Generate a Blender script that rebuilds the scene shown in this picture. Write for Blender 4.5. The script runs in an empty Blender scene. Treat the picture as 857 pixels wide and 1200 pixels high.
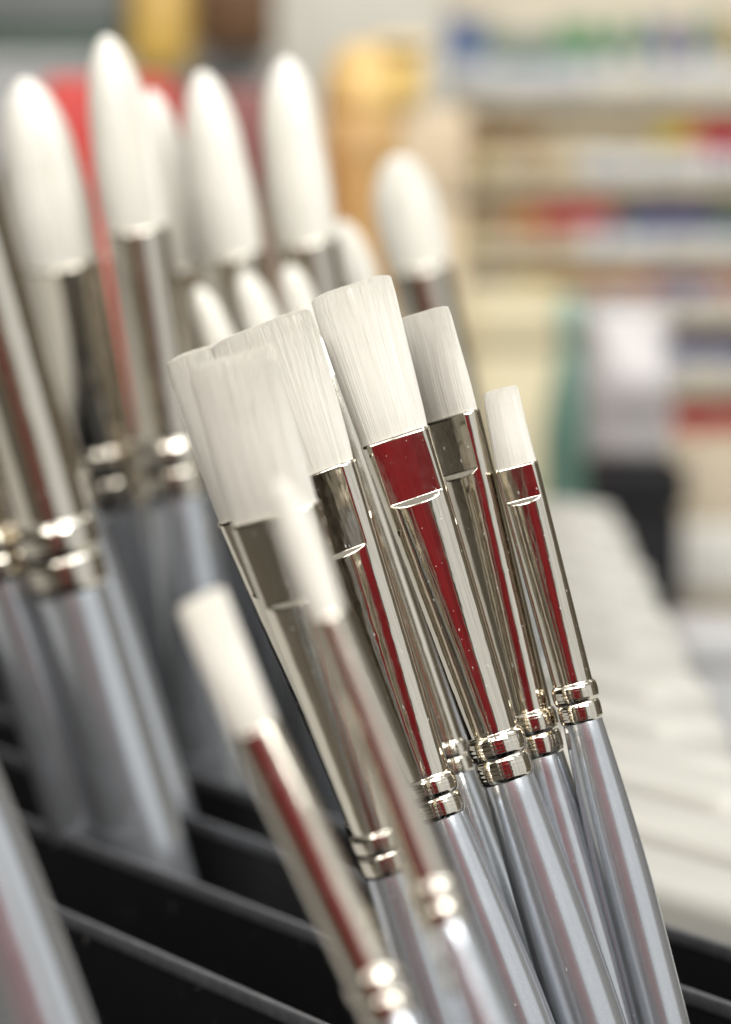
import bpy, math, random
import numpy as np
from mathutils import Vector, Matrix

random.seed(7)
rng = np.random.default_rng(11)
S = bpy.context.scene
COL = S.collection
R = math.radians

# ------------------------------------------------------------------ camera
K = 0.00025                      # tangent per photo pixel (857 x 1200)
CAM = np.array([0.0, 0.0, 1.25])
PITCH = R(5.0)
FWD = np.array([0, math.cos(PITCH), -math.sin(PITCH)])
UP = np.array([0, math.sin(PITCH), math.cos(PITCH)])
RT = np.array([1.0, 0, 0])
FOCUS = 0.45
cd = bpy.data.cameras.new("camera")
cam = bpy.data.objects.new("camera", cd)
COL.objects.link(cam)
cam.location = CAM
cam.rotation_euler = (math.pi / 2 - PITCH, 0, 0)
cd.sensor_fit = 'VERTICAL'
cd.sensor_height = 36.0
cd.lens = 18.0 / (600 * K)       # 120 mm
cd.clip_start = 0.01
cd.clip_end = 60
cd.dof.use_dof = True
cd.dof.focus_distance = FOCUS
cd.dof.aperture_fstop = 16.5
S.camera = cam


def ray(px, py):
    return FWD + (px - 428.5) * K * RT - (py - 600) * K * UP


def P(px, py, d):
    return CAM + ray(px, py) * d


def on_plane(px, py, z):
    r = ray(px, py)
    return CAM + r * ((z - CAM[2]) / r[2])


# ------------------------------------------------------------------ helpers
def tag(o, label=None, cat=None, group=None, kind=None):
    if label: o['label'] = label
    if cat: o['category'] = cat
    if group: o['group'] = group
    if kind: o['kind'] = kind
    return o


def empty(name, loc=(0, 0, 0)):
    o = bpy.data.objects.new(name, None)
    COL.objects.link(o)
    o.location = loc
    o.empty_display_size = 0.01
    return o


class MB:
    """collects vertices and faces, builds one mesh object"""
    def __init__(s):
        s.v, s.f, s.m, s.n = [], [], [], 0

    def add(s, v, f, mi=0):
        v = np.asarray(v, float)
        s.v.append(v)
        for q in f:
            s.f.append([i + s.n for i in q]); s.m.append(mi)
        s.n += len(v)

    def loft(s, rings, cap0=True, cap1=True, mi=0):
        rings = [np.asarray(r, float) for r in rings]
        n = len(rings[0]); f = []
        for i in range(len(rings) - 1):
            a, b = i * n, (i + 1) * n
            for j in range(n):
                k = (j + 1) % n
                f.append([a + j, a + k, b + k, b + j])
        if cap0: f.append(list(range(n))[::-1])
        if cap1: f.append([(len(rings) - 1) * n + j for j in range(n)])
        s.add(np.vstack(rings), f, mi)

    def box(s, lo, hi, M=None, mi=0, bev=0.0):
        x0, y0, z0 = lo; x1, y1, z1 = hi
        if bev <= 0:
            v = [[x0, y0, z0], [x1, y0, z0], [x1, y1, z0], [x0, y1, z0], [x0, y0, z1], [x1, y0, z1], [x1, y1, z1], [x0, y1, z1]]
            f = [[3, 2, 1, 0], [4, 5, 6, 7], [0, 1, 5, 4], [1, 2, 6, 5], [2, 3, 7, 6], [3, 0, 4, 7]]
            v = np.array(v, float)
            if M is not None: v = v @ M[:3, :3].T + M[:3, 3]
            s.add(v, f, mi)
            return
        rings = []
        prof = [(bev, z0), (bev * .3, z0 + bev * .3), (0, z0 + bev), (0, z1 - bev), (bev * .3, z1 - bev * .3), (bev, z1)]
        for ins, z in prof:
            pts = []
            for (cx, cy, a0) in ((x1 - bev, y1 - bev, 0), (x0 + bev, y1 - bev, 90), (x0 + bev, y0 + bev, 180), (x1 - bev, y0 + bev, 270)):
                for k in range(4):
                    t = R(a0 + 30 * k); r = bev - ins
                    pts.append([cx + r * math.cos(t), cy + r * math.sin(t), z])
            pts = np.array(pts)
            if M is not None: pts = pts @ M[:3, :3].T + M[:3, 3]
            rings.append(pts)
        s.loft(rings, True, True, mi)

    def lathe(s, prof, n=32, M=None, mi=0):
        rings = []
        for r, z in prof:
            t = np.linspace(0, 2 * math.pi, n, endpoint=False)
            p = np.stack([r * np.cos(t), r * np.sin(t), np.full(n, z)], 1)
            if M is not None: p = p @ M[:3, :3].T + M[:3, 3]
            rings.append(p)
        s.loft(rings, True, True, mi)

    def mesh(s, name, mats, smooth=True):
        me = bpy.data.meshes.new(name)
        V = np.vstack(s.v)
        me.from_pydata(V.tolist(), [], s.f)
        for m in mats: me.materials.append(m)
        me.polygons.foreach_set("material_index", s.m)
        me.polygons.foreach_set("use_smooth", [smooth] * len(s.f))
        me.update()
        return me

    def build(s, name, mats, parent=None, smooth=True):
        if not isinstance(mats, (list, tuple)): mats = [mats]
        o = bpy.data.objects.new(name, s.mesh(name, mats, smooth))
        COL.objects.link(o)
        if parent is not None: o.parent = parent
        return o


# ------------------------------------------------------------------ materials
def mat(name):
    m = bpy.data.materials.new(name)
    m.use_nodes = True
    nt = m.node_tree
    return m, nt, nt.nodes["Principled BSDF"]


def coords(nt, scale, kind='Object'):
    tc = nt.nodes.new('ShaderNodeTexCoord')
    mp = nt.nodes.new('ShaderNodeMapping')
    mp.inputs['Scale'].default_value = scale
    nt.links.new(tc.outputs[kind], mp.inputs['Vector'])
    return mp.outputs['Vector']


def noise(nt, vec, scale, detail=4, rough=.55):
    n = nt.nodes.new('ShaderNodeTexNoise')
    n.inputs['Scale'].default_value = scale
    n.inputs['Detail'].default_value = detail
    n.inputs['Roughness'].default_value = rough
    nt.links.new(vec, n.inputs['Vector'])
    return n.outputs['Fac']


def ramp(nt, fac, stops):
    r = nt.nodes.new('ShaderNodeValToRGB')
    e = r.color_ramp.elements
    while len(e) < len(stops): e.new(0.5)
    for i, (p, c) in enumerate(stops):
        e[i].position = p
        e[i].color = (c, c, c, 1) if isinstance(c, (int, float)) else (*c, 1)
    nt.links.new(fac, r.inputs['Fac'])
    return r.outputs['Color']


def bump(nt, fac, bsdf, strength, dist):
    b = nt.nodes.new('ShaderNodeBump')
    b.inputs['Strength'].default_value = strength
    b.inputs['Distance'].default_value = dist
    nt.links.new(fac, b.inputs['Height'])
    nt.links.new(b.outputs['Normal'], bsdf.inputs['Normal'])
    return b


def simple(name, col, rough=.5, metallic=0., var=.12, scale=60, spec=.5, bumpd=0):
    m, nt, b = mat(name)
    v = coords(nt, (1, 1, 1))
    f = noise(nt, v, scale, 5)
    c0 = tuple(max(0, c * (1 - var)) for c in col); c1 = tuple(min(1, c * (1 + var)) for c in col)
    nt.links.new(ramp(nt, f, [(.3, c0), (.7, c1)]), b.inputs['Base Color'])
    b.inputs['Roughness'].default_value = rough
    b.inputs['Metallic'].default_value = metallic
    b.inputs['Specular IOR Level'].default_value = spec
    if bumpd: bump(nt, f, b, .4, bumpd)
    return m


def add_dust(nt, b, col, scale, lo):
    """specks and short scuffs lying on a polished surface"""
    out = nt.nodes["Material Output"]
    dust = nt.nodes.new('ShaderNodeBsdfPrincipled')
    dust.inputs['Base Color'].default_value = (*col, 1)
    dust.inputs['Roughness'].default_value = .8
    fac = ramp(nt, noise(nt, coords(nt, (1, 1, .45)), scale, 2, .5), [(lo, 0.0), (lo + .04, .55)])
    mx = nt.nodes.new('ShaderNodeMixShader')
    nt.links.new(fac, mx.inputs['Fac'])
    nt.links.new(b.outputs[0], mx.inputs[1]); nt.links.new(dust.outputs[0], mx.inputs[2])
    nt.links.new(mx.outputs[0], out.inputs['Surface'])


def make_nickel():
    m, nt, b = mat("nickel_plate")
    b.inputs['Metallic'].default_value = 1
    # drawn lines along the tube (local z is the brush axis)
    v = coords(nt, (1, 1, .012))
    lines = noise(nt, v, 2600, 3, .6)
    bmp = bump(nt, lines, b, .10, .00006)
    big = noise(nt, coords(nt, (1, 1, .35)), 260, 3)
    bb = nt.nodes.new('ShaderNodeBump')
    bb.inputs['Strength'].default_value = .16
    bb.inputs['Distance'].default_value = .0005
    nt.links.new(big, bb.inputs['Height'])
    nt.links.new(bb.outputs['Normal'], bmp.inputs['Normal'])
    nt.links.new(ramp(nt, lines, [(.3, (.65, .60, .51)), (.7, (.77, .725, .63))]), b.inputs['Base Color'])
    sm = noise(nt, coords(nt, (1, 1, 1)), 420, 5)
    nt.links.new(ramp(nt, sm, [(.35, .05), (.75, .16)]), b.inputs['Roughness'])
    add_dust(nt, b, (.72, .70, .66), 2300, .715)
    return m


def make_lacquer():
    m, nt, b = mat("silver_blue_lacquer")
    b.inputs['Metallic'].default_value = .82
    v = coords(nt, (1, 1, 1))
    fl = noise(nt, v, 6500, 2, .5)
    nt.links.new(ramp(nt, fl, [(.3, (.48, .505, .535)), (.7, (.57, .595, .63))]), b.inputs['Base Color'])
    nt.links.new(ramp(nt, noise(nt, v, 300, 4), [(.3, .19), (.7, .24)]), b.inputs['Roughness'])
    b.inputs['Coat Weight'].default_value = .25
    b.inputs['Coat Roughness'].default_value = .18
    bump(nt, fl, b, .08, .00005)
    add_dust(nt, b, (.62, .62, .60), 1500, .745)
    return m


def make_bristle(name, trans, hi):
    m, nt, b = mat(name)
    v = coords(nt, (1, 1, .02))
    f = noise(nt, v, 1500, 3)
    nt.links.new(ramp(nt, f, [(.3, (.83 * hi, .81 * hi, .745 * hi)), (.7, (.89 * hi, .875 * hi, .82 * hi))]), b.inputs['Base Color'])
    b.inputs['Roughness'].default_value = .42
    b.inputs['Specular IOR Level'].default_value = .45
    tr = nt.nodes.new('ShaderNodeBsdfTranslucent')
    tr.inputs['Color'].default_value = (.93, .915, .86, 1)
    mx = nt.nodes.new('ShaderNodeMixShader')
    mx.inputs['Fac'].default_value = trans
    nt.links.new(b.outputs[0], mx.inputs[1]); nt.links.new(tr.outputs[0], mx.inputs[2])
    nt.links.new(mx.outputs[0], nt.nodes["Material Output"].inputs['Surface'])
    return m


NICKEL, LACQUER = make_nickel(), make_lacquer()
CORE, BRISTLE = make_bristle("white_nylon_bundle", 0.0, .90), make_bristle("white_nylon_filament", .4, 1.08)
BLACK = simple("black_plastic", (.004, .004, .005), .55, var=.2, scale=200, spec=.18)
_b = BLACK.node_tree.nodes["Principled BSDF"]
add_dust(BLACK.node_tree, _b, (.30, .29, .27), 900, .735)
EDGE = simple("grey_edge_sheen", (.075, .078, .085), .45, var=.25, scale=400)  # overhead light catching the divider tops, put in as a grey colour
WHITEBOX = simple("white_card", (.42, .41, .37), .7, var=.03, scale=30)
COUNTER = simple("grey_laminate", (.42, .42, .41), .5, var=.08, scale=40)


# ------------------------------------------------------------------ brushes
PLANE_Z = CAM[2] - 0.114          # top edges of the rack dividers
TRAY_Z = PLANE_Z - 0.055          # tray the handles stand on
BRUSHES = []


def section(a, c, zdie, n, sm, ex=2.0):
    """oval (a wide, c thick) pressed flat where it is thicker than zdie"""
    t = np.linspace(0, 2 * math.pi, n, endpoint=False)
    x = a * np.sign(np.cos(t)) * np.abs(np.cos(t)) ** (2 / ex)
    z = c * np.abs(np.sin(t)) ** (2 / ex)
    zdie = zdie * (1 + .19 * (1 - (x / a) ** 2))
    h = np.clip(.5 + .5 * (zdie - z) / sm, 0, 1)
    zz = zdie * (1 - h) + z * h - sm * h * (1 - h)
    return x, np.maximum(zz, 0) * np.sign(np.sin(t) + 1e-12)


def brush(C, Rr, tip, dC, dR, Wc, Wr, Hw, kind, label, roll=0., tipW=None, thick=.40, nf=900, seg=96,
          flat_len=1.15, dT=None, group=None, hang=None, tipfrac=.5):
    pC, pR = P(*C, dC), P(*Rr, dR)
    pT = P(*tip, dT if dT else dC + (dC - dR) * .4)
    ax = pC - pR; L = np.linalg.norm(ax); ax /= L
    v = CAM - pC; v /= np.linalg.norm(v)
    s0 = np.cross(v, ax); s0 = -s0 / np.linalg.norm(s0)     # image right when seen from the camera
    if np.dot(s0, RT) < 0: s0 = -s0
    n0 = np.cross(s0, ax)
    if np.dot(n0, v) < 0: n0 = -n0
    ph = R(roll)                                            # positive: the face turns towards image left
    X = s0 * math.cos(ph) + n0 * math.sin(ph)
    X /= np.linalg.norm(X)
    Y = np.cross(ax, X)
    Mw = np.eye(4); Mw[:3, 0] = X; Mw[:3, 1] = Y; Mw[:3, 2] = ax; Mw[:3, 3] = pR
    Wc = Wc / math.cos(ph) ** .6
    wc, wr, hw = Wc * K * dC / 2, Wr * K * dR / 2, Hw * K * dR / 2
    # distance from ferrule end down to the tray
    hl = (pR[2] - TRAY_Z) / ax[2]
    if hang: hl = hang
    root = empty("paintbrush")
    B = Mw.copy(); B[:3, 3] = pR - ax * hl
    root.matrix_world = Matrix(B.tolist())
    tag(root, label, "paintbrush", group)
    off = np.array([0, 0, hl])
    flat = kind == 'flat'
    # ---- ferrule
    mb = MB()
    bead = wr * rng.uniform(.86, .94)
    k1, k2 = rng.uniform(.075, .10), rng.uniform(.135, .165)
    wob = rng.uniform(0, 6.28, 3)
    t0 = 2 * bead + wr * .12                                  # ferrule barrel starts here (from R upwards)
    zs = list(np.linspace(0, t0, 44)) + list(np.linspace(t0, L, 84)[1:])
    if flat:
        zd = L - wc * 2 * flat_len * .78
        zs += [zd - wr * q for q in (.02, .05, .1, .15, .2, .3, .4, .5, .6)] + [zd + wr * q for q in (.02, .05, .1)]
    zs = sorted(zs)
    rings = []
    for z in zs:
        u = max(0, (z - t0) / (L - t0))
        if z < t0:
            base = wr * .955
            q = z - wr * .03
            if 0 <= q <= bead: r = base + wr * k1 * math.sqrt(max(0, 1 - abs(2 * q / bead - 1) ** 3.4))
            elif q > bead * 1.02 and q <= bead * 2.02: r = base + wr * k2 * math.sqrt(max(0, 1 - abs(2 * (q - bead * 1.02) / bead - 1) ** 3.0))
            else: r = base
            if z < wr * .03: r *= .985
            a = c = r; die = 10; ex_ = 2.0
        else:
            e = 1 - math.exp(-u * 40)
            a = wr * (.965 + .0 * e) + (wc - wr * .965) * u
            if flat:
                c = wr * .965 * (1 - u) + max(wc * min(thick * 1.5, .82), wr * .62) * u
                b = wc * thick
                die = b if z > zd else b + (zd - z) * .8
                ex_ = 2.0 + .4 * min(1, u * 1.5) ** 1.6
            else:
                c = a; die = 10; ex_ = 2.0
        x, y = section(a, c, die, seg, wr * .02, ex_)
        if z < t0:                                          # hand-pressed crimp: never quite round
            th_ = np.linspace(0, 2 * math.pi, seg, endpoint=False)
            wv = 1 + .006 * np.sin(3 * th_ + wob[0] + 40 * z / wr) + .004 * np.sin(7 * th_ + wob[1]) + .003 * np.sin(13 * th_ + wob[2])
            x, y = x * wv, y * wv
        rings.append(np.stack([x, y, np.full(seg, z)], 1) + off)
    # rolled lip into the tuft
    last = rings[-1].copy(); cen = off + np.array([0, 0, L])
    rings.append((last - cen) * np.array([.985, .95, 1]) + cen + np.array([0, 0, wc * .012]))
    rings.append((last - cen) * np.array([.93, .86, 1]) + cen + np.array([0, 0, wc * .004]))
    mb.loft(rings)
    mb.build("ferrule", NICKEL, root)
    # ---- handle
    mb = MB()
    prof = []
    for q in np.linspace(0, 1, 40):
        z = hl * (1 - q)
        dist = hl * q
        g = min(1, dist / (wr * 9.5)); g = g * (1.5 - .5 * g * g)
        r = wr * .955 + (hw - wr * .955) * g
        prof.append((r, z))
    prof[-1] = (prof[-1][0] * .6, 0)
    prof.insert(-1, (prof[-2][0], .003))
    prof = [(prof[0][0] * .95, hl + wr * .2)] + prof
    mb.lathe(prof[::-1], 64)
    mb.build("handle", LACQUER, root)
    # ---- bristles
    tl = np.array([np.dot(pT - pR, X), np.dot(pT - pR, Y), np.dot(pT - pR, ax)])
    c0 = np.array([0, 0, L]); d = tl - c0                    # local tuft vector
    tw = (tipW if tipW else Wc) * K * dC / 2
    b0 = wc * (thick if flat else 1) * .95
    a0 = wc * .95

    def shape(t, edge=1.0):
        """half width and half thickness of the tuft at t"""
        if flat:
            a = a0 + (tw - a0) * t ** .8
            b = b0 * (1 + .22 * math.sin(min(1, t * 1.6) * math.pi) * .5) * (1 - .55 * t ** 1.6)
            a *= 1 - .05 * max(0, (t - .88) / .12) ** 3
            return a, b
        if kind == 'filbert':
            k = math.sqrt(max(0.0, 1 - max(0, (t - .55) / .45) ** 2.2))
            a = a0 * (1 + .13 * math.sin(min(1, t / .8) * math.pi)) * max(.05, k)
            return a, a * (.8 - .25 * t)
        k = max(0.0, 1 - max(0, (t - .16) / .84) ** (3.1 + tipfrac))
        a = a0 * (1 + .06 * math.sin(min(1, t / .5) * math.pi)) * max(.03, k ** .62)
        return a, a

    def centre(t):
        s = t + (0)
        bend = t * t * .35 + t * .65
        return c0 + np.array([d[0] * bend, d[1] * bend, d[2] * t])

    mb = MB()
    ns, nseg = 24, 72
    ang = np.linspace(0, 2 * math.pi, nseg, endpoint=False)
    rip = rng.normal(0, 1, nseg); rip = (rip + np.roll(rip, 1)) * .5
    crings = []
    tend = .972 if flat else .99
    for i in range(ns):
        t = tend * (i / (ns - 1))
        a, b = shape(t)
        ex = 2.6 if flat else 2.0
        cx = np.sign(np.cos(ang)) * np.abs(np.cos(ang)) ** (2 / ex) * a * .98
        cy = np.sign(np.sin(ang)) * np.abs(np.sin(ang)) ** (2 / ex) * b * .975
        mod = 1 + rip * .004
        crings.append(np.stack([cx * mod, cy * mod, np.zeros(nseg)], 1) + centre(t) + off)
    mb.loft(crings, False, True)
    # loose filaments over and in the tuft
    fr = .000046 * (dC / .45) * (1 if nf > 1000 else 1.5)
    nst = 11 if flat else 16
    V, F = [], []
    for i in range(nf):
        th = rng.uniform(0, 2 * math.pi)
        rad = .984 + rng.normal(0, .006) if i % 5 else math.sqrt(rng.uniform(0, 1))
        ex = 2.6 if flat else 2.0
        ux = np.sign(math.cos(th)) * abs(math.cos(th)) ** (2 / ex) * rad
        uy = np.sign(math.sin(th)) * abs(math.sin(th)) ** (2 / ex) * rad
        if flat and i % 3 == 0:                                 # even spread across the broad faces
            ux = rng.uniform(-1, 1) ; uy = (1 if rng.random() < .5 else -1) * (1 - abs(ux) ** ex) ** (1 / ex) * rad
        te = (1 - abs(rng.normal(0, .009)) if flat else rng.uniform(.90, 1.0))
        if flat: te -= .03 * abs(ux) ** 6
        jx, jy = rng.normal(0, .006, 2) if flat else rng.normal(0, .012, 2)
        if rng.random() < .012: jx, jy = jx * 5.0, jy * 5.0
        for s in range(nst):
            t = te * s / (nst - 1)
            a, b = shape(min(t, .995))
            cpt = centre(t) + off + np.array([ux * a + jx * t * t * a0, uy * b + jy * t * t * b0, 0])
            rr = fr * (1 - .75 * (s / (nst - 1)) ** 2)
            for q in range(3):
                aa = th + q * 2.0944
                V.append(cpt + np.array([rr * math.cos(aa), rr * math.sin(aa), 0]))
        b_ = i * nst * 3
        for s in range(nst - 1):
            for q in range(3):
                k = (q + 1) % 3
                F.append([b_ + s * 3 + q, b_ + s * 3 + k, b_ + (s + 1) * 3 + k, b_ + (s + 1) * 3 + q])
    mb.add(np.array(V), F, 1)
    mb.build("bristles", [CORE, BRISTLE], root)
    # where the handle meets the plane of the divider tops
    pl = pR - ax * ((pR[2] - PLANE_Z) / ax[2])
    BRUSHES.append((label, pl, ax))
    return root


G1, G2, G3 = "flat brushes in the sharp cluster", "round brushes standing behind", "brushes close to the camera"
# the sharp cluster
brush((463, 512), (596, 914), (410, 333), .450, .450, 84, 64, 84, 'flat', "wide flat brush in sharp focus whose flat ferrule face mirrors dark red", roll=-4, tipW=100, nf=4200, seg=160, group=G1)
brush((529, 488), (634, 886), (495, 365), .462, .462, 66, 57, 84, 'flat', "flat brush tucked behind the wide sharp one, black reflection on its ferrule face", roll=34, tipW=74, nf=3200, seg=160, group=G1)
brush((605, 546), (683, 846), (586, 455), .459, .459, 51, 49, 66, 'flat', "smallest flat brush with short narrow tuft, beside the white boxes", roll=7, tipW=42, nf=2200, seg=160, thick=.46, group=G1, flat_len=1.0)
brush((368, 556), (519, 958), (303, 380), .445, .445, 104, 57, 78, 'flat', "flat brush with tan ferrule face and sharp crimp rings, touching the red-faced one", roll=19, tipW=136, nf=4600, seg=160, group=G1, thick=.33)
brush((302, 598), (449, 1002), (243, 405), .472, .480, 98, 56, 74, 'flat', "broad flat brush with a yellowish sharp-edged tuft, behind the big blurred flat one", roll=22, tipW=112, nf=3200, group=G1)
brush((322, 602), (456, 1022), (270, 416), .405, .41, 108, 60, 80, 'flat', "big slightly blurred flat brush with a beige tuft, covering the yellowish one", roll=21, tipW=112, nf=2600, group=G1)
brush((381, 440), (536, 908), (368, 395), .480, .475, 40, 42, 58, 'round', "thin brush almost hidden in the cluster, only ferrule and dark rings showing", nf=260, group=G1)
# close to the camera
brush((383, 722), (522, 1086), (326, 562), .327, .324, 44, 60, 80, 'filbert', "blurred slim brush with a narrow pale tuft, in front of the big blurred flat one", roll=8, tipW=38, nf=900, thick=.85, group=G3)
brush((298, 856), (460, 1196), (234, 698), .323, .320, 58, 64, 80, 'flat', "blurred short flat brush with a bright red stripe on its ferrule, lowest tuft of all", roll=-4, tipW=62, nf=900, thick=.95, group=G3)
brush((-208, 470), (-95, 800), (-275, 300), .355, .355, 96, 104, 136, 'round', "very near brush of which only the grey handle shows, in the bottom corner", nf=260, group=G3)
# behind
brush((74, 306), (138, 590), (27, 90), .70, .715, 92, 80, 96, 'round', "thick round brush with a stout cream tuft, before the red carton", nf=260, group=G2)
brush((160, 268), (208, 580), (124, 40), .69, .70, 76, 74, 95, 'round', "tall round brush with the highest long tapered tuft", nf=260, group=G2)
brush((216, 312), (262, 560), (176, 104), .75, .76, 61, 56, 72, 'round', "round brush half covered by the tallest one, tuft turned cream", nf=260, group=G2)
brush((271, 298), (322, 560), (236, 82), .735, .745, 76, 63, 82, 'round', "round brush with a wide white pointed tuft, between two slimmer tufts", nf=260, group=G2)
brush((358, 283), (420, 600), (333, 66), .75, .76, 76, 65, 82, 'round', "upright round brush with a white blunt tuft, next to the wooden stand", nf=260, group=G2, tipfrac=1.0)
brush((424, 345), (480, 600), (398, 258), .79, .79, 47, 45, 63, 'round', "small round brush with a stubby tuft, peeking out before the wooden stand", nf=260, group=G2)
brush((493, 318), (572, 640), (464, 182), .86, .86, 72, 62, 80, 'filbert', "rounded filbert brush standing alone in front of the wooden stand, dark ferrule", nf=800, group=G2)
brush((268, 430), (330, 640), (230, 335), .70, .70, 38, 41, 54, 'round', "tiny blurred round tuft lowest of three just above the broad tufts", nf=260, group=G2)
brush((316, 410), (370, 640), (285, 318), .71, .71, 45, 43, 56, 'round', "tiny blurred round tuft in the middle of three above the broad tufts", nf=260, group=G2)
brush((362, 395), (415, 640), (338, 310), .72, .72, 41, 41, 54, 'round', "tiny blurred round tuft nearest the wooden stand above the broad tufts", nf=260, group=G2)
brush((-59, 180), (84, 692), (-110, -30), .61, .62, 92, 90, 104, 'round', "large brush with gleaming crimp rings and a pale blue handle, tuft out of frame", nf=260, group=G2)
brush((24, 380), (92, 600), (-22, 232), .66, .665, 34, 44, 56, 'round', "slender round brush with a thin white tuft at the picture's edge", nf=260, group=G2)
brush((-112, 340), (2, 678), (-190, 120), .615, .625, 76, 66, 88, 'round', "brush at the edge of which only the rings and blue grey handle show", nf=260, group=G2)

# ------------------------------------------------------------------ brush rack
b1, b2 = on_plane(40, 965, PLANE_Z), on_plane(350, 1085, PLANE_Z)
DIR = (b2 - b1) / np.linalg.norm(b2 - b1)
NRM = np.array([-DIR[1], DIR[0], 0])
if NRM[1] < 0: NRM = -NRM                                        # away from the camera


def off_of(p): return float(np.dot(p - b1, NRM))
def along(p): return float(np.dot(p - b1, DIR))


oA = .5 * (off_of(on_plane(430, 1028, PLANE_Z)) + off_of(on_plane(800, 1164, PLANE_Z)))
oC = .5 * (off_of(on_plane(80, 1080, PLANE_Z)) + off_of(on_plane(390, 1200, PLANE_Z)))
oR2 = off_of(on_plane(820, 1101, PLANE_Z))
oW = off_of(on_plane(800, 1040, PLANE_Z))
def inner_end(o):
    # the white boxes begin where this slot passes behind the smallest flat brush
    lo, hi = -.6, .6
    for _ in range(50):
        m_ = .5 * (lo + hi)
        q = b1 + NRM * o + DIR * m_ - CAM
        px_ = 428.5 + (q[0] / np.dot(q, FWD)) / K
        if px_ < 610: lo = m_
        else: hi = m_
    return m_


offs = [oC * 3, oC * 2, oC, 0.0, oA, oR2]
rack = empty("brush_rack", (float(b1[0]), float(b1[1]), float(PLANE_Z - .137)))
ang = math.atan2(DIR[1], DIR[0])
rack.rotation_euler = (0, 0, ang)
tag(rack, "black slotted rack with thin dividers, their top sheen painted grey, holding the paintbrushes", "rack")
XL, XR = -.16, .30
for o in offs:
    mb = MB()
    mb.box((XL, o - .0004, .080), (XR, o + .0004, .1368), bev=.0002, mi=0)
    d_ = mb.build("divider", BLACK, rack)
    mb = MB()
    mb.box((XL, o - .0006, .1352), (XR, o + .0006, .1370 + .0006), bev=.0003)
    mb.build("edge_sheen", EDGE, d_)  # painted sheen strip along the divider top
pitch = oR2 - oA
for k in range(8):
    o = oR2 + pitch * (k + 1)
    xr = inner_end(o + pitch) - .004
    mb = MB(); mb.box((-.45, o - .0008, .0787), (xr, o + .0008, .116), bev=.0004)
    mb.build("divider", BLACK, rack)
    mb = MB(); mb.box((-.45, o - pitch + .001, 0), (xr, o - .001, .0785), bev=.001)
    mb.build("tray", BLACK, rack)
mb = MB()
mb.box((XL - .006, offs[0] - .02, 0), (XR + .006, oW - .004, .079), bev=.002)
mb.build("tray", BLACK, rack)
mb = MB()
mb.box((XL - .006, offs[0] - .0215, .080), (XL - .002, oW - .004, .136), bev=.001)
mb.build("end_panel", BLACK, rack)
mb = MB()
mb.box((XR + .002, offs[0] - .0215, .080), (XR + .006, oW - .004, .136), bev=.001)
mb.build("end_panel", BLACK, rack)

COUNTER_Z = PLANE_Z - .137
# white boxes standing behind the rack, each a step behind the last
oo = oW
L0, L1 = on_plane(857, 925, PLANE_Z), on_plane(694, 580, PLANE_Z)
o_end = off_of(on_plane(665, 578, PLANE_Z))
names = ["nearest to the black rack", "second from the rack", "third from the rack", "fourth from the rack", "fifth from the rack", "sixth from the rack", "seventh from the rack",
         "eighth from the rack", "ninth from the rack", "tenth from the rack", "eleventh from the rack", "twelfth from the rack", "thirteenth from the rack", "fourteenth from the rack"]
dp = (oR2 - oA) * 1.06
nbox = min(22, max(3, int((o_end - oo) / dp)))
for i in range(nbox):
    f_ = (oo + dp / 2 - off_of(L0)) / (off_of(L1) - off_of(L0))
    e = L0 + (L1 - L0) * f_
    base = b1 + NRM * oo
    tt = along(e) + max(0, .035 - .012 * i)
    tin = inner_end(oo)
    mb = MB()
    mb.box((tin - tt, 0, 0), (0, dp - .0024, .1366 + .0016 * (i % 3)), bev=.004)
    o = mb.build("white_box", WHITEBOX)
    pt = base + DIR * tt
    o.location = (pt[0], pt[1], COUNTER_Z)
    o.rotation_euler = (0, 0, ang)
    nm = names[i] if i < len(names) else "number %d from the rack" % (i + 1)
    if i == nbox - 1: nm = "farthest from the rack"
    tag(o, "slim white card box in the row behind the rack, " + nm, "box", "white boxes in a row behind the rack")
    oo += dp

# ------------------------------------------------------------------ setting
mb = MB(); mb.box((-1.2, .30, COUNTER_Z - .04), (1.4, 3.0, COUNTER_Z), bev=.004)
tag(mb.build("shop_counter", COUNTER), "pale grey counter top carrying the brush rack and boxes", "counter")
mb = MB(); mb.box((-6, -4, -.05), (6, 8, 0))
tag(mb.build("floor", simple("floor_vinyl", (.36, .33, .29), .5, scale=3)), kind="structure")
mb = MB(); mb.box((-6, 6.2, 0), (6, 6.3, 3.2))
tag(mb.build("wall", simple("wall_paint", (.55, .50, .42), .8, scale=5)), kind="structure")

MATS = {}
def M(col, rough=.55):
    key = (tuple(round(c, 3) for c in col), rough)
    if key not in MATS:
        MATS[key] = simple("paint_%d" % len(MATS), col, rough, var=.08, scale=25)
    return MATS[key]


def pxbox(name, x0, y0, x1, y1, d, depth, col, label, cat, bottom=None, bev=.004, rot=0., lid=None):
    """an upright carton whose front covers the given photo pixels at depth d"""
    a, b = P(x0, y0, d), P(x1, y0, d)
    c = P((x0 + x1) / 2, y1, d)
    yb = P((x0 + x1) / 2, (y0 + y1) / 2, d)[1]
    z0 = c[2] if bottom is None else bottom
    w = b[0] - a[0]
    root = empty(name, (float((a[0] + b[0]) / 2), float(yb), float(z0)))
    rg = .95 if max(col) < .02 else .55
    root.rotation_euler = (0, 0, R(rot))
    h = a[2] - z0
    mb = MB()
    hl = h * .82
    mb.box((-w / 2, 0, 0), (w / 2, depth, hl - .001), bev=bev)
    mb.build("body", M(col, rg), root)
    mb = MB()
    mb.box((-w / 2 - .002, -.002, hl), (w / 2 + .002, depth + .002, h), bev=bev)
    mb.build("lid", M(lid if lid else col, rg), root)
    tag(root, label, cat)
    return root


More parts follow.
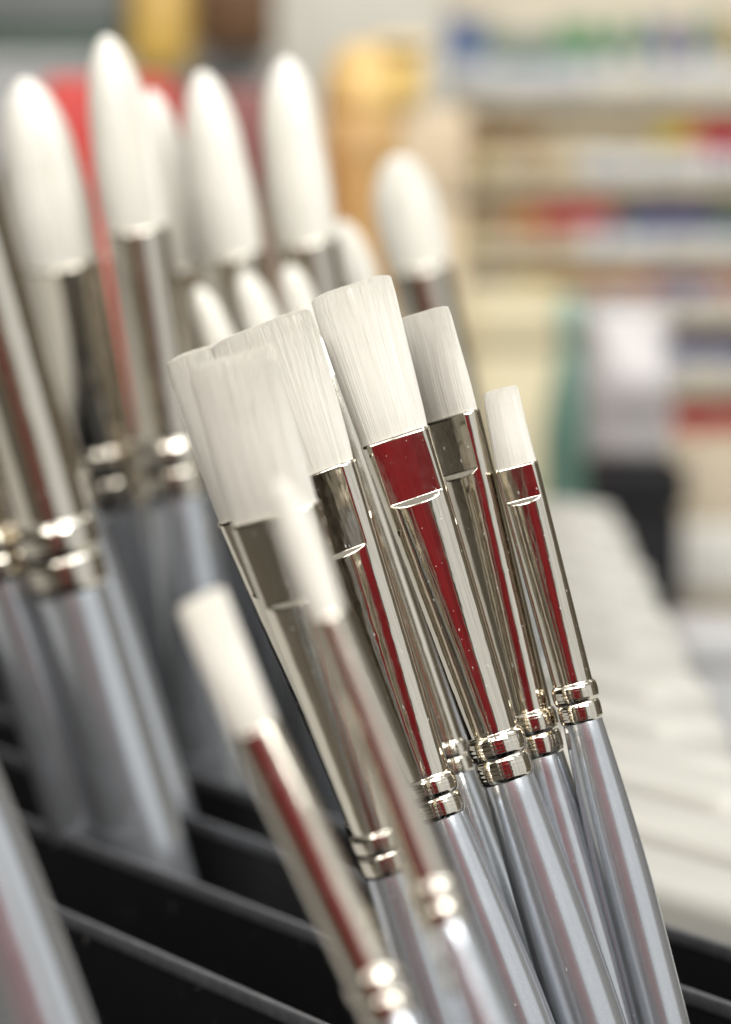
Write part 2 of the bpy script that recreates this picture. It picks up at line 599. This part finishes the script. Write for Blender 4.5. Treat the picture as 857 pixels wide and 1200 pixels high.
# things standing on the counter behind the rack
pxbox("carton", 58, 92, 196, 700, 1.5, .12, (.50, .045, .035), "bright red carton behind the round brushes", "carton", bottom=COUNTER_Z, lid=(.55, .05, .04))
pxbox("display_bin", 703, 545, 800, 780, 1.75, .10, (.006, .006, .007), "black upright bin beside the white boxes", "bin", bottom=COUNTER_Z)

# white packet on top of the black bin
def packet(px0, py0, px1, py1, d, col, label, cat, name, z0=None):
    a, b = P(px0, py0, d), P(px1, py1, d)
    cx, cy = (a[0] + b[0]) / 2, a[1]
    w, h = abs(b[0] - a[0]), a[2] - (b[2] if z0 is None else z0)
    mb = MB()
    rings = []
    for q in np.linspace(0, 1, 22):
        f = math.sin(math.pi * min(1, max(0.0, q * .96 + .02))) ** .35
        ww = w / 2 * (.86 + .14 * f) ; dd = .03 * f + .003
        t = np.linspace(0, 2 * math.pi, 40, endpoint=False)
        wob = 1 + .05 * np.sin(3 * t + q * 9) + .03 * np.sin(7 * t + 20 * q)
        rings.append(np.stack([ww * np.sign(np.cos(t)) * np.abs(np.cos(t)) ** .6 * wob, dd * np.sin(t) * wob + dd * .2 * math.sin(9 * q), np.full(40, q * h)], 1))
    mb.loft(rings)
    o = mb.build(name, M(col, .45))
    o.location = (float(cx), float(cy + .04), float(b[2] if z0 is None else z0))
    return tag(o, label, cat)

bin_top = P(750, 545, 1.75)[2]
packet(692, 368, 795, 545, 1.75, (.50, .48, .48), "crumpled white packet lying on top of the black bin", "packet", "white_packet", z0=float(bin_top + .001))


def bottle(px, py_top, wpx, d, col, label, cap_col, name="bottle", z0=COUNTER_Z, shoulder=.62):
    t = P(px, py_top, d)
    h = t[2] - z0; r = wpx * K * d / 2
    root = empty(name, (float(t[0]), float(t[1]), float(z0)))
    mb = MB()
    mb.lathe([(r * .9, 0), (r, .004), (r, h * shoulder), (r * .86, h * (shoulder + .08)), (r * .55, h * (shoulder + .18)), (r * .42, h * .86)], 40)
    mb.build("body", M(col, .3), root)
    mb = MB()
    mb.lathe([(r * .5, h * .862), (r * .5, h * .97), (r * .34, h)], 32)
    mb.build("cap", M(cap_col, .4), root)
    tag(root, label, "bottle")

bottle(668, 345, 62, 1.9, (.13, .25, .20), "dull teal green bottle between the small brush and the white packet", (.30, .45, .38))

# tan basket-like tub at the picture's edge
t = P(838, 520, 1.95)
tub = empty("tub", (float(t[0]), float(t[1]), float(COUNTER_Z)))
mb = MB()
hh = t[2] - COUNTER_Z
mb.lathe([(.029, 0), (.033, .003), (.036, hh * .5), (.038, hh), (.035, hh), (.033, hh * .9)], 40)
mb.build("body", M((.38, .32, .23)), tub)
mb = MB()
mb.lathe([(.0372, hh * .32), (.0388, hh * .34), (.0395, hh * .62), (.0386, hh * .64)], 40)
mb.build("paper_band", M((.62, .60, .55)), tub)
tag(tub, "tan tub with a pale paper band, beside the black bin", "tub")
pxbox("carton", 806, 745, 900, 900, 1.45, .09, (.42, .42, .42), "low grey carton on the counter beside the white boxes", "carton", bottom=COUNTER_Z)

# wooden posts of an easel behind
def post(px0, py0, px1, py1, wpx, d, col, label, cat, name, depth=.03):
    a, b = P(px0, py0, d), P(px1, py1, d)
    ax = a - b; L = np.linalg.norm(ax); ax /= L
    X = np.cross([0, 1, 0], ax); X /= np.linalg.norm(X); Y = np.cross(ax, X)
    w = wpx * K * d / 2
    mb = MB(); Mx = np.eye(4); Mx[:3, 0] = X; Mx[:3, 1] = Y; Mx[:3, 2] = ax; Mx[:3, 3] = b
    mb.box((-w, -depth / 2, 0), (w, depth / 2, L), Mx, bev=min(w * .5, depth * .3))
    m, nt, bs = mat(name + "_wood")
    f = noise(nt, coords(nt, (1, 1, .05)), 120, 4)
    c0 = tuple(c * .75 for c in col); c1 = tuple(min(1, c * 1.15) for c in col)
    nt.links.new(ramp(nt, f, [(.3, c0), (.7, c1)]), bs.inputs['Base Color'])
    bs.inputs['Roughness'].default_value = .4
    return tag(mb.build(name, m), label, cat)

# mannequin-like turned wooden stand
t = P(424, 52, 1.6)
st = empty("wooden_stand", (float(t[0]), float(t[1]), float(COUNTER_Z)))
h = t[2] - COUNTER_Z
OCH = simple("ochre_wood", (.52, .31, .11), .45, var=.35, scale=35)
mb = MB()
mb.lathe([(.030, 0), (.031, .006), (.013, .02), (.0125, h * .35), (.0135, h * .55), (.0155, h * .72), (.0180, h * .84), (.0185, h * .9)], 40)
mb.build("column", OCH, st)
mb = MB()
mb.lathe([(.0182, h * .9015), (.0180, h * .93), (.0150, h * .97), (.008, h)], 40)
mb.build("finial", simple("yellow_wood", (.70, .47, .17), .4, var=.25, scale=40), st)  # top of the same wood, its light put into a yellower colour
tag(st, "round ochre wooden stand behind the upright round brush and the filbert", "stand")

# ------------------------------------------------------------------ paint shelf in the distance
D = 3.2
def shelf_pt(px, py): return P(px, py, D)
c0_ = shelf_pt(680, 300)
Y0 = float(c0_[1])
SH = empty("paint_shelf", (float(c0_[0]), Y0, 0))
SH.rotation_euler = (0, 0, R(9))
tag(SH, "cream paint shelf unit filled with rows of small tubes, far behind", "shelf")
ca, sa = math.cos(R(9)), math.sin(R(9))
SCL = K * D
rowpx = [118, 216, 305, 372, 455, 545, 640]       # bottoms of the rows, at x = 680
zrow = [float(shelf_pt(680, y)[2]) for y in rowpx]
zt = float(shelf_pt(680, -60)[2])
wl, wr_ = -185 * SCL, 330 * SCL
mb = MB(); mb.box((wl - .02, .046, 0), (wr_, .06, zt + .02)); mb.build("back_panel", M((.62, .56, .45)), SH)
for z in zrow:
    mb = MB(); mb.box((wl, -.004, z - .010), (wr_, .045, z), bev=.002); mb.build("board", M((.58, .50, .36)), SH)
for x in (wl - .02, wr_):
    mb = MB(); mb.box((x, -.006, 0), (x + .018, .098, zt + .02), bev=.002); mb.build("upright", M((.70, .65, .55)), SH)

colours = {"blue": (.02, .10, .32), "green": (.08, .25, .10), "grey green": (.16, .22, .18), "tan": (.42, .28, .14), "yellow": (.65, .50, .06),
           "orange": (.62, .25, .05), "red": (.55, .015, .03), "navy": (.008, .015, .17), "dark green": (.02, .10, .06), "purple": (.20, .05, .22),
           "cream": (.60, .52, .36), "pale blue": (.35, .45, .55), "pink": (.6, .3, .3)}
schemes = [  # (from x px, to x px, colour) for every row
    [(520, 560, "blue"), (560, 650, "grey green"), (650, 715, "green"), (715, 790, "grey green"), (790, 990, "tan")],
    [(500, 640, "tan"), (640, 780, "cream"), (780, 812, "yellow"), (812, 835, "orange"), (835, 990, "red")],
    [(500, 600, "tan"), (600, 640, "orange"), (640, 740, "red"), (740, 840, "navy"), (840, 990, "dark green")],
    [(500, 600, "cream"), (600, 680, "yellow"), (680, 760, "orange"), (760, 850, "purple"), (850, 990, "red")],
    [(500, 600, "yellow"), (600, 700, "cream"), (700, 780, "tan"), (780, 990, "navy")],
    [(500, 640, "cream"), (640, 790, "tan"), (790, 990, "red")],
    [(500, 700, "tan"), (700, 990, "cream")],
]
rowname = ["top", "second", "third", "fourth", "fifth", "sixth", "lowest"]
rowh = [96, 76, 70, 54, 66, 70, 74]
TUBE_WHITE = M((.72, .74, .76), .35); TUBE_CREAM = M((.66, .58, .42), .4)
WHITES = [TUBE_WHITE, TUBE_WHITE, M((.60, .63, .68), .35), M((.72, .71, .66), .35), M((.50, .54, .60), .35)]
CREAMS = [TUBE_CREAM, TUBE_CREAM, M((.60, .50, .30), .4), M((.68, .62, .50), .4), M((.52, .40, .28), .4), M((.70, .60, .24), .4)]


def tube_mesh(hh):
    r = .0062
    mb = MB()
    prof = [(r * .55, 0), (r * .6, .001), (r * .6, hh * .14), (r * .9, hh * .17), (r, hh * .2), (r, hh * .54)]
    mb.lathe(prof, 14, mi=0)
    # flat crimped end carrying the colour band
    rings = []
    for q in np.linspace(0, 1, 6):
        t = np.linspace(0, 2 * math.pi, 14, endpoint=False)
        rings.append(np.stack([r * (1.02 + .12 * q) * np.cos(t), r * (1.02 - .8 * q) * np.sin(t), np.full(14, hh * (.54 + .46 * q))], 1))
    mb.loft(rings, mi=1)
    return mb.mesh("paint_tube", [TUBE_WHITE, TUBE_WHITE])


for ri, sch in enumerate(schemes):
    hh = rowh[ri] * SCL
    me = tube_mesh(hh)
    first = None
    x = 506
    while x < 985:
        cn = next((c for a, b, c in sch if a <= x < b), None)
        px_step = 17.5
        if cn and random.random() < .12: cn = random.choice([c for a, b, c in sch])
        if cn:
            lx = (x - 680) * SCL * 1.0
            wpt = np.array([SH.location[0] + ca * lx - sa * .02, SH.location[1] + sa * lx + ca * .02, zrow[ri] + .0005])
            if first is None:
                o = bpy.data.objects.new("paint_tube", me); first = o
            else:
                o = first.copy()
            COL.objects.link(o)
            o.location = wpt
            o.rotation_euler = (0, 0, R(9) + random.uniform(-.25, .25))
            s = random.uniform(.80, 1.06)
            o.scale = (1, 1, s)
            for k_, mm in ((0, random.choice(CREAMS if (x < 690 and ri in (1, 2, 3, 4)) or ri >= 5 else WHITES)), (1, M(colours[cn], .4))):
                o.material_slots[k_].link = 'OBJECT'
                o.material_slots[k_].material = mm
            tag(o, "small paint tube with a %s end, on the %s row of the far shelf" % (cn, rowname[ri]), "paint tube", "paint tubes on the far shelf")
        x += px_step

# cartons and dark shelf goods far behind on the other side
pxbox("carton", -60, -60, 140, 30, 2.9, .2, (.13, .14, .135), "dark grey carton far behind, above the red carton", "carton", bottom=float(P(0, 62, 2.9)[2]), lid=(.14, .15, .15))
pxbox("carton", -60, 30, 138, 64, 2.8, .2, (.06, .10, .075), "dark green carton far behind, under the dark grey one", "carton", bottom=float(P(0, 64, 2.8)[2]))
pxbox("carton", -80, 64, 310, 200, 2.75, .2, (.40, .40, .40), "long pale grey carton far behind the tall round brush", "carton")
post(188, -80, 188, 88, 74, 2.5, (.50, .32, .07), "thick ochre wooden post far behind, between dark cartons", "post", "wooden_post", .06)
pxbox("carton", 228, -80, 318, 52, 2.6, .15, (.10, .045, .012), "dark brown carton far behind, beside the ochre post", "carton")
pxbox("carton", 222, 104, 330, 400, 1.9, .12, (.17, .11, .07), "dull brown carton behind the white pointed round brushes", "carton", bottom=COUNTER_Z, lid=(.22, .07, .06))
pxbox("carton", 318, -60, 520, 420, 3.0, .15, (.50, .48, .42), "tall beige carton far behind the wooden stand", "carton", bottom=0.)
pxbox("carton", 442, 46, 500, 128, 2.1, .05, (.72, .50, .16), "golden block added for the yellow light on the wooden stand", "carton", rot=6, lid=(.70, .52, .22), bev=.008)  # added block in the colour of the light on the wood
pxbox("carton", 462, 129, 545, 430, 2.12, .05, (.62, .50, .34), "narrow cream carton beside the wooden stand, under the golden block", "carton", bottom=COUNTER_Z)
pxbox("carton", 545, 340, 655, 700, 2.15, .1, (.60, .54, .36), "squat pale yellow carton behind the small flat brush", "carton", bottom=COUNTER_Z)

# ------------------------------------------------------------------ the photographer, mirrored in the ferrules
def skin(name, pts, edges, rad, material, parent=None, sub=2):
    me = bpy.data.meshes.new(name)
    me.from_pydata(pts, edges, [])
    o = bpy.data.objects.new(name, me)
    COL.objects.link(o)
    me.materials.append(material)
    o.modifiers.new("skin", 'SKIN')
    for i, r in enumerate(rad): me.skin_vertices[0].data[i].radius = r if isinstance(r, tuple) else (r, r)
    me.skin_vertices[0].data[0].use_root = True
    s = o.modifiers.new("sub", 'SUBSURF'); s.levels = s.render_levels = sub
    for p in me.polygons: p.use_smooth = True
    if parent: o.parent = parent
    return o

SKIN_M = simple("skin", (.55, .33, .24), .5, scale=20)
RED = simple("red_knit", (.34, .008, .017), .75, var=.45, scale=9, bumpd=.06)
DENIM = simple("dark_denim", (.03, .04, .07), .8)
HAIR = simple("brown_hair", (.05, .03, .02), .5)
px_, py_ = .04, -.30
pr = empty("person", (px_, py_, 0))
tag(pr, "person in a red jumper and dark trousers, seen only mirrored in the ferrules", "person")
body = [(0, 0, .95), (0, 0, 1.15), (0, 0, 1.36), (0, 0, 1.47), (0, .01, 1.53), (0, .03, 1.64), (0, .02, 1.72),
        (-.19, 0, 1.41), (-.25, .02, 1.14), (-.24, .10, .92), (.19, 0, 1.41), (.25, .02, 1.14), (.24, .10, .92),
        (-.10, 0, .86), (-.11, .01, .48), (-.11, 0, .06), (-.12, .12, .04), (.10, 0, .86), (.11, .01, .48), (.11, 0, .06), (.12, .12, .04),
        (-.235, .14, .84), (.235, .14, .84)]
ed = [(0, 1), (1, 2), (2, 3), (3, 4), (4, 5), (5, 6), (2, 7), (7, 8), (8, 9), (2, 10), (10, 11), (11, 12), (0, 13), (13, 14), (14, 15), (15, 16), (0, 17), (17, 18), (18, 19), (19, 20), (9, 21), (12, 22)]
rad = [.13, .12, .13, .055, .05, .085, .06, .05, .042, .03, .05, .042, .03, .085, .06, .04, .035, .085, .06, .04, .035, .03, .03]
skin("body", body, ed, rad, SKIN_M, pr)
sh = [(0, 0, .90), (0, 0, 1.15), (0, 0, 1.38), (0, 0, 1.46), (-.19, 0, 1.42), (-.25, .02, 1.14), (-.242, .09, .95), (.19, 0, 1.42), (.25, .02, 1.14), (.242, .09, .95)]
skin("jumper", sh, [(0, 1), (1, 2), (2, 3), (2, 4), (4, 5), (5, 6), (2, 7), (7, 8), (8, 9)], [(.19, .13), (.185, .13), (.19, .135), .065, .068, .058, .045, .068, .058, .045], RED, pr)
skin("trousers", [(0, 0, .90), (-.10, 0, .84), (-.11, .01, .48), (-.11, 0, .10), (.10, 0, .84), (.11, .01, .48), (.11, 0, .10)],
     [(0, 1), (1, 2), (2, 3), (0, 4), (4, 5), (5, 6)], [.145, .105, .08, .06, .105, .08, .06], DENIM, pr)
skin("hair", [(0, -.035, 1.60), (0, -.03, 1.70), (0, .0, 1.76)], [(0, 1), (1, 2)], [.07, .09, .075], HAIR, pr)

# ------------------------------------------------------------------ light
def area(name, loc, target, sx, sy, radiance, col):
    ld = bpy.data.lights.new(name, 'AREA')
    ld.shape = 'RECTANGLE'; ld.size = sx; ld.size_y = sy
    ld.energy = radiance * math.pi * sx * sy
    ld.color = col
    o = bpy.data.objects.new(name, ld)
    COL.objects.link(o)
    o.location = loc
    o.rotation_euler = (Vector(target) - Vector(loc)).to_track_quat('-Z', 'Y').to_euler()
    return o

T = (0, .45, 1.15)
area("window_light", (1.45, -.45, 1.5), T, 2.0, 1.5, .66, (.93, .97, 1.0))
area("overhead_light", (.55, -.80, 2.35), T, 1.3, .6, 15.5, (1.0, .985, .955))  # fill added above the camera to brighten the bristles
area("overhead_light", (-.75, -.75, 2.3), T, 1.0, .6, 10.0, (1.0, .97, .93))  # second fill, added high at front left to lift the darker tufts
area("overhead_light", (.55, .35, 2.55), T, .5, 1.3, 5.5, (.96, .98, 1.0))
area("overhead_light", (-.5, 1.2, 2.6), (0, 1.0, 1.0), .4, 1.4, 4.0, (1, .98, .94))
area("overhead_light", (.6, 1.9, 2.6), (.4, 3.2, .9), 2.4, .8, 4.7, (1, .97, .92))

w = bpy.data.worlds.new("World"); S.world = w; w.use_nodes = True
nt = w.node_tree
bg = nt.nodes["Background"]
# the dim shop all round: shelves as uneven upright streaks, pale ceiling above
v = coords(nt, (1, 1, .10), 'Generated')
f = noise(nt, v, 5.5, 4, .65)
shop = ramp(nt, f, [(.30, (.015, .012, .010)), (.44, (.13, .11, .08)), (.54, (.45, .39, .30)), (.62, (.14, .12, .09)), (.72, (.70, .64, .52))])
tc = nt.nodes.new('ShaderNodeTexCoord')
sx = nt.nodes.new('ShaderNodeSeparateXYZ')
nt.links.new(tc.outputs['Generated'], sx.inputs[0])
up = ramp(nt, sx.outputs['Z'], [(.30, 0.0), (.62, 1.0)])
mixc = nt.nodes.new('ShaderNodeMix'); mixc.data_type = 'RGBA'
nt.links.new(up, mixc.inputs['Factor'])
mr = nt.nodes.new('ShaderNodeMapRange'); mr.inputs['From Min'].default_value = -1.0
nt.links.new(sx.outputs['X'], mr.inputs['Value'])
side = ramp(nt, mr.outputs['Result'], [(.04, .30), (.26, .85), (.7, 1.0)])
mul = nt.nodes.new('ShaderNodeMix'); mul.data_type = 'RGBA'; mul.blend_type = 'MULTIPLY'; mul.inputs['Factor'].default_value = 1
nt.links.new(shop, mul.inputs['A']); nt.links.new(side, mul.inputs['B'])
nt.links.new(mul.outputs['Result'], mixc.inputs['A']); mixc.inputs['B'].default_value = (.9, .87, .80, 1)
nt.links.new(mixc.outputs['Result'], bg.inputs['Color'])
bg.inputs['Strength'].default_value = .52

S.view_settings.view_transform = 'Standard'
S.view_settings.look = 'None'
S.view_settings.exposure = 0
S.view_settings.gamma = 1
S.cycles.use_denoising = True
S.cycles.max_bounces = 16
S.cycles.diffuse_bounces = 10
S.cycles.transmission_bounces = 10
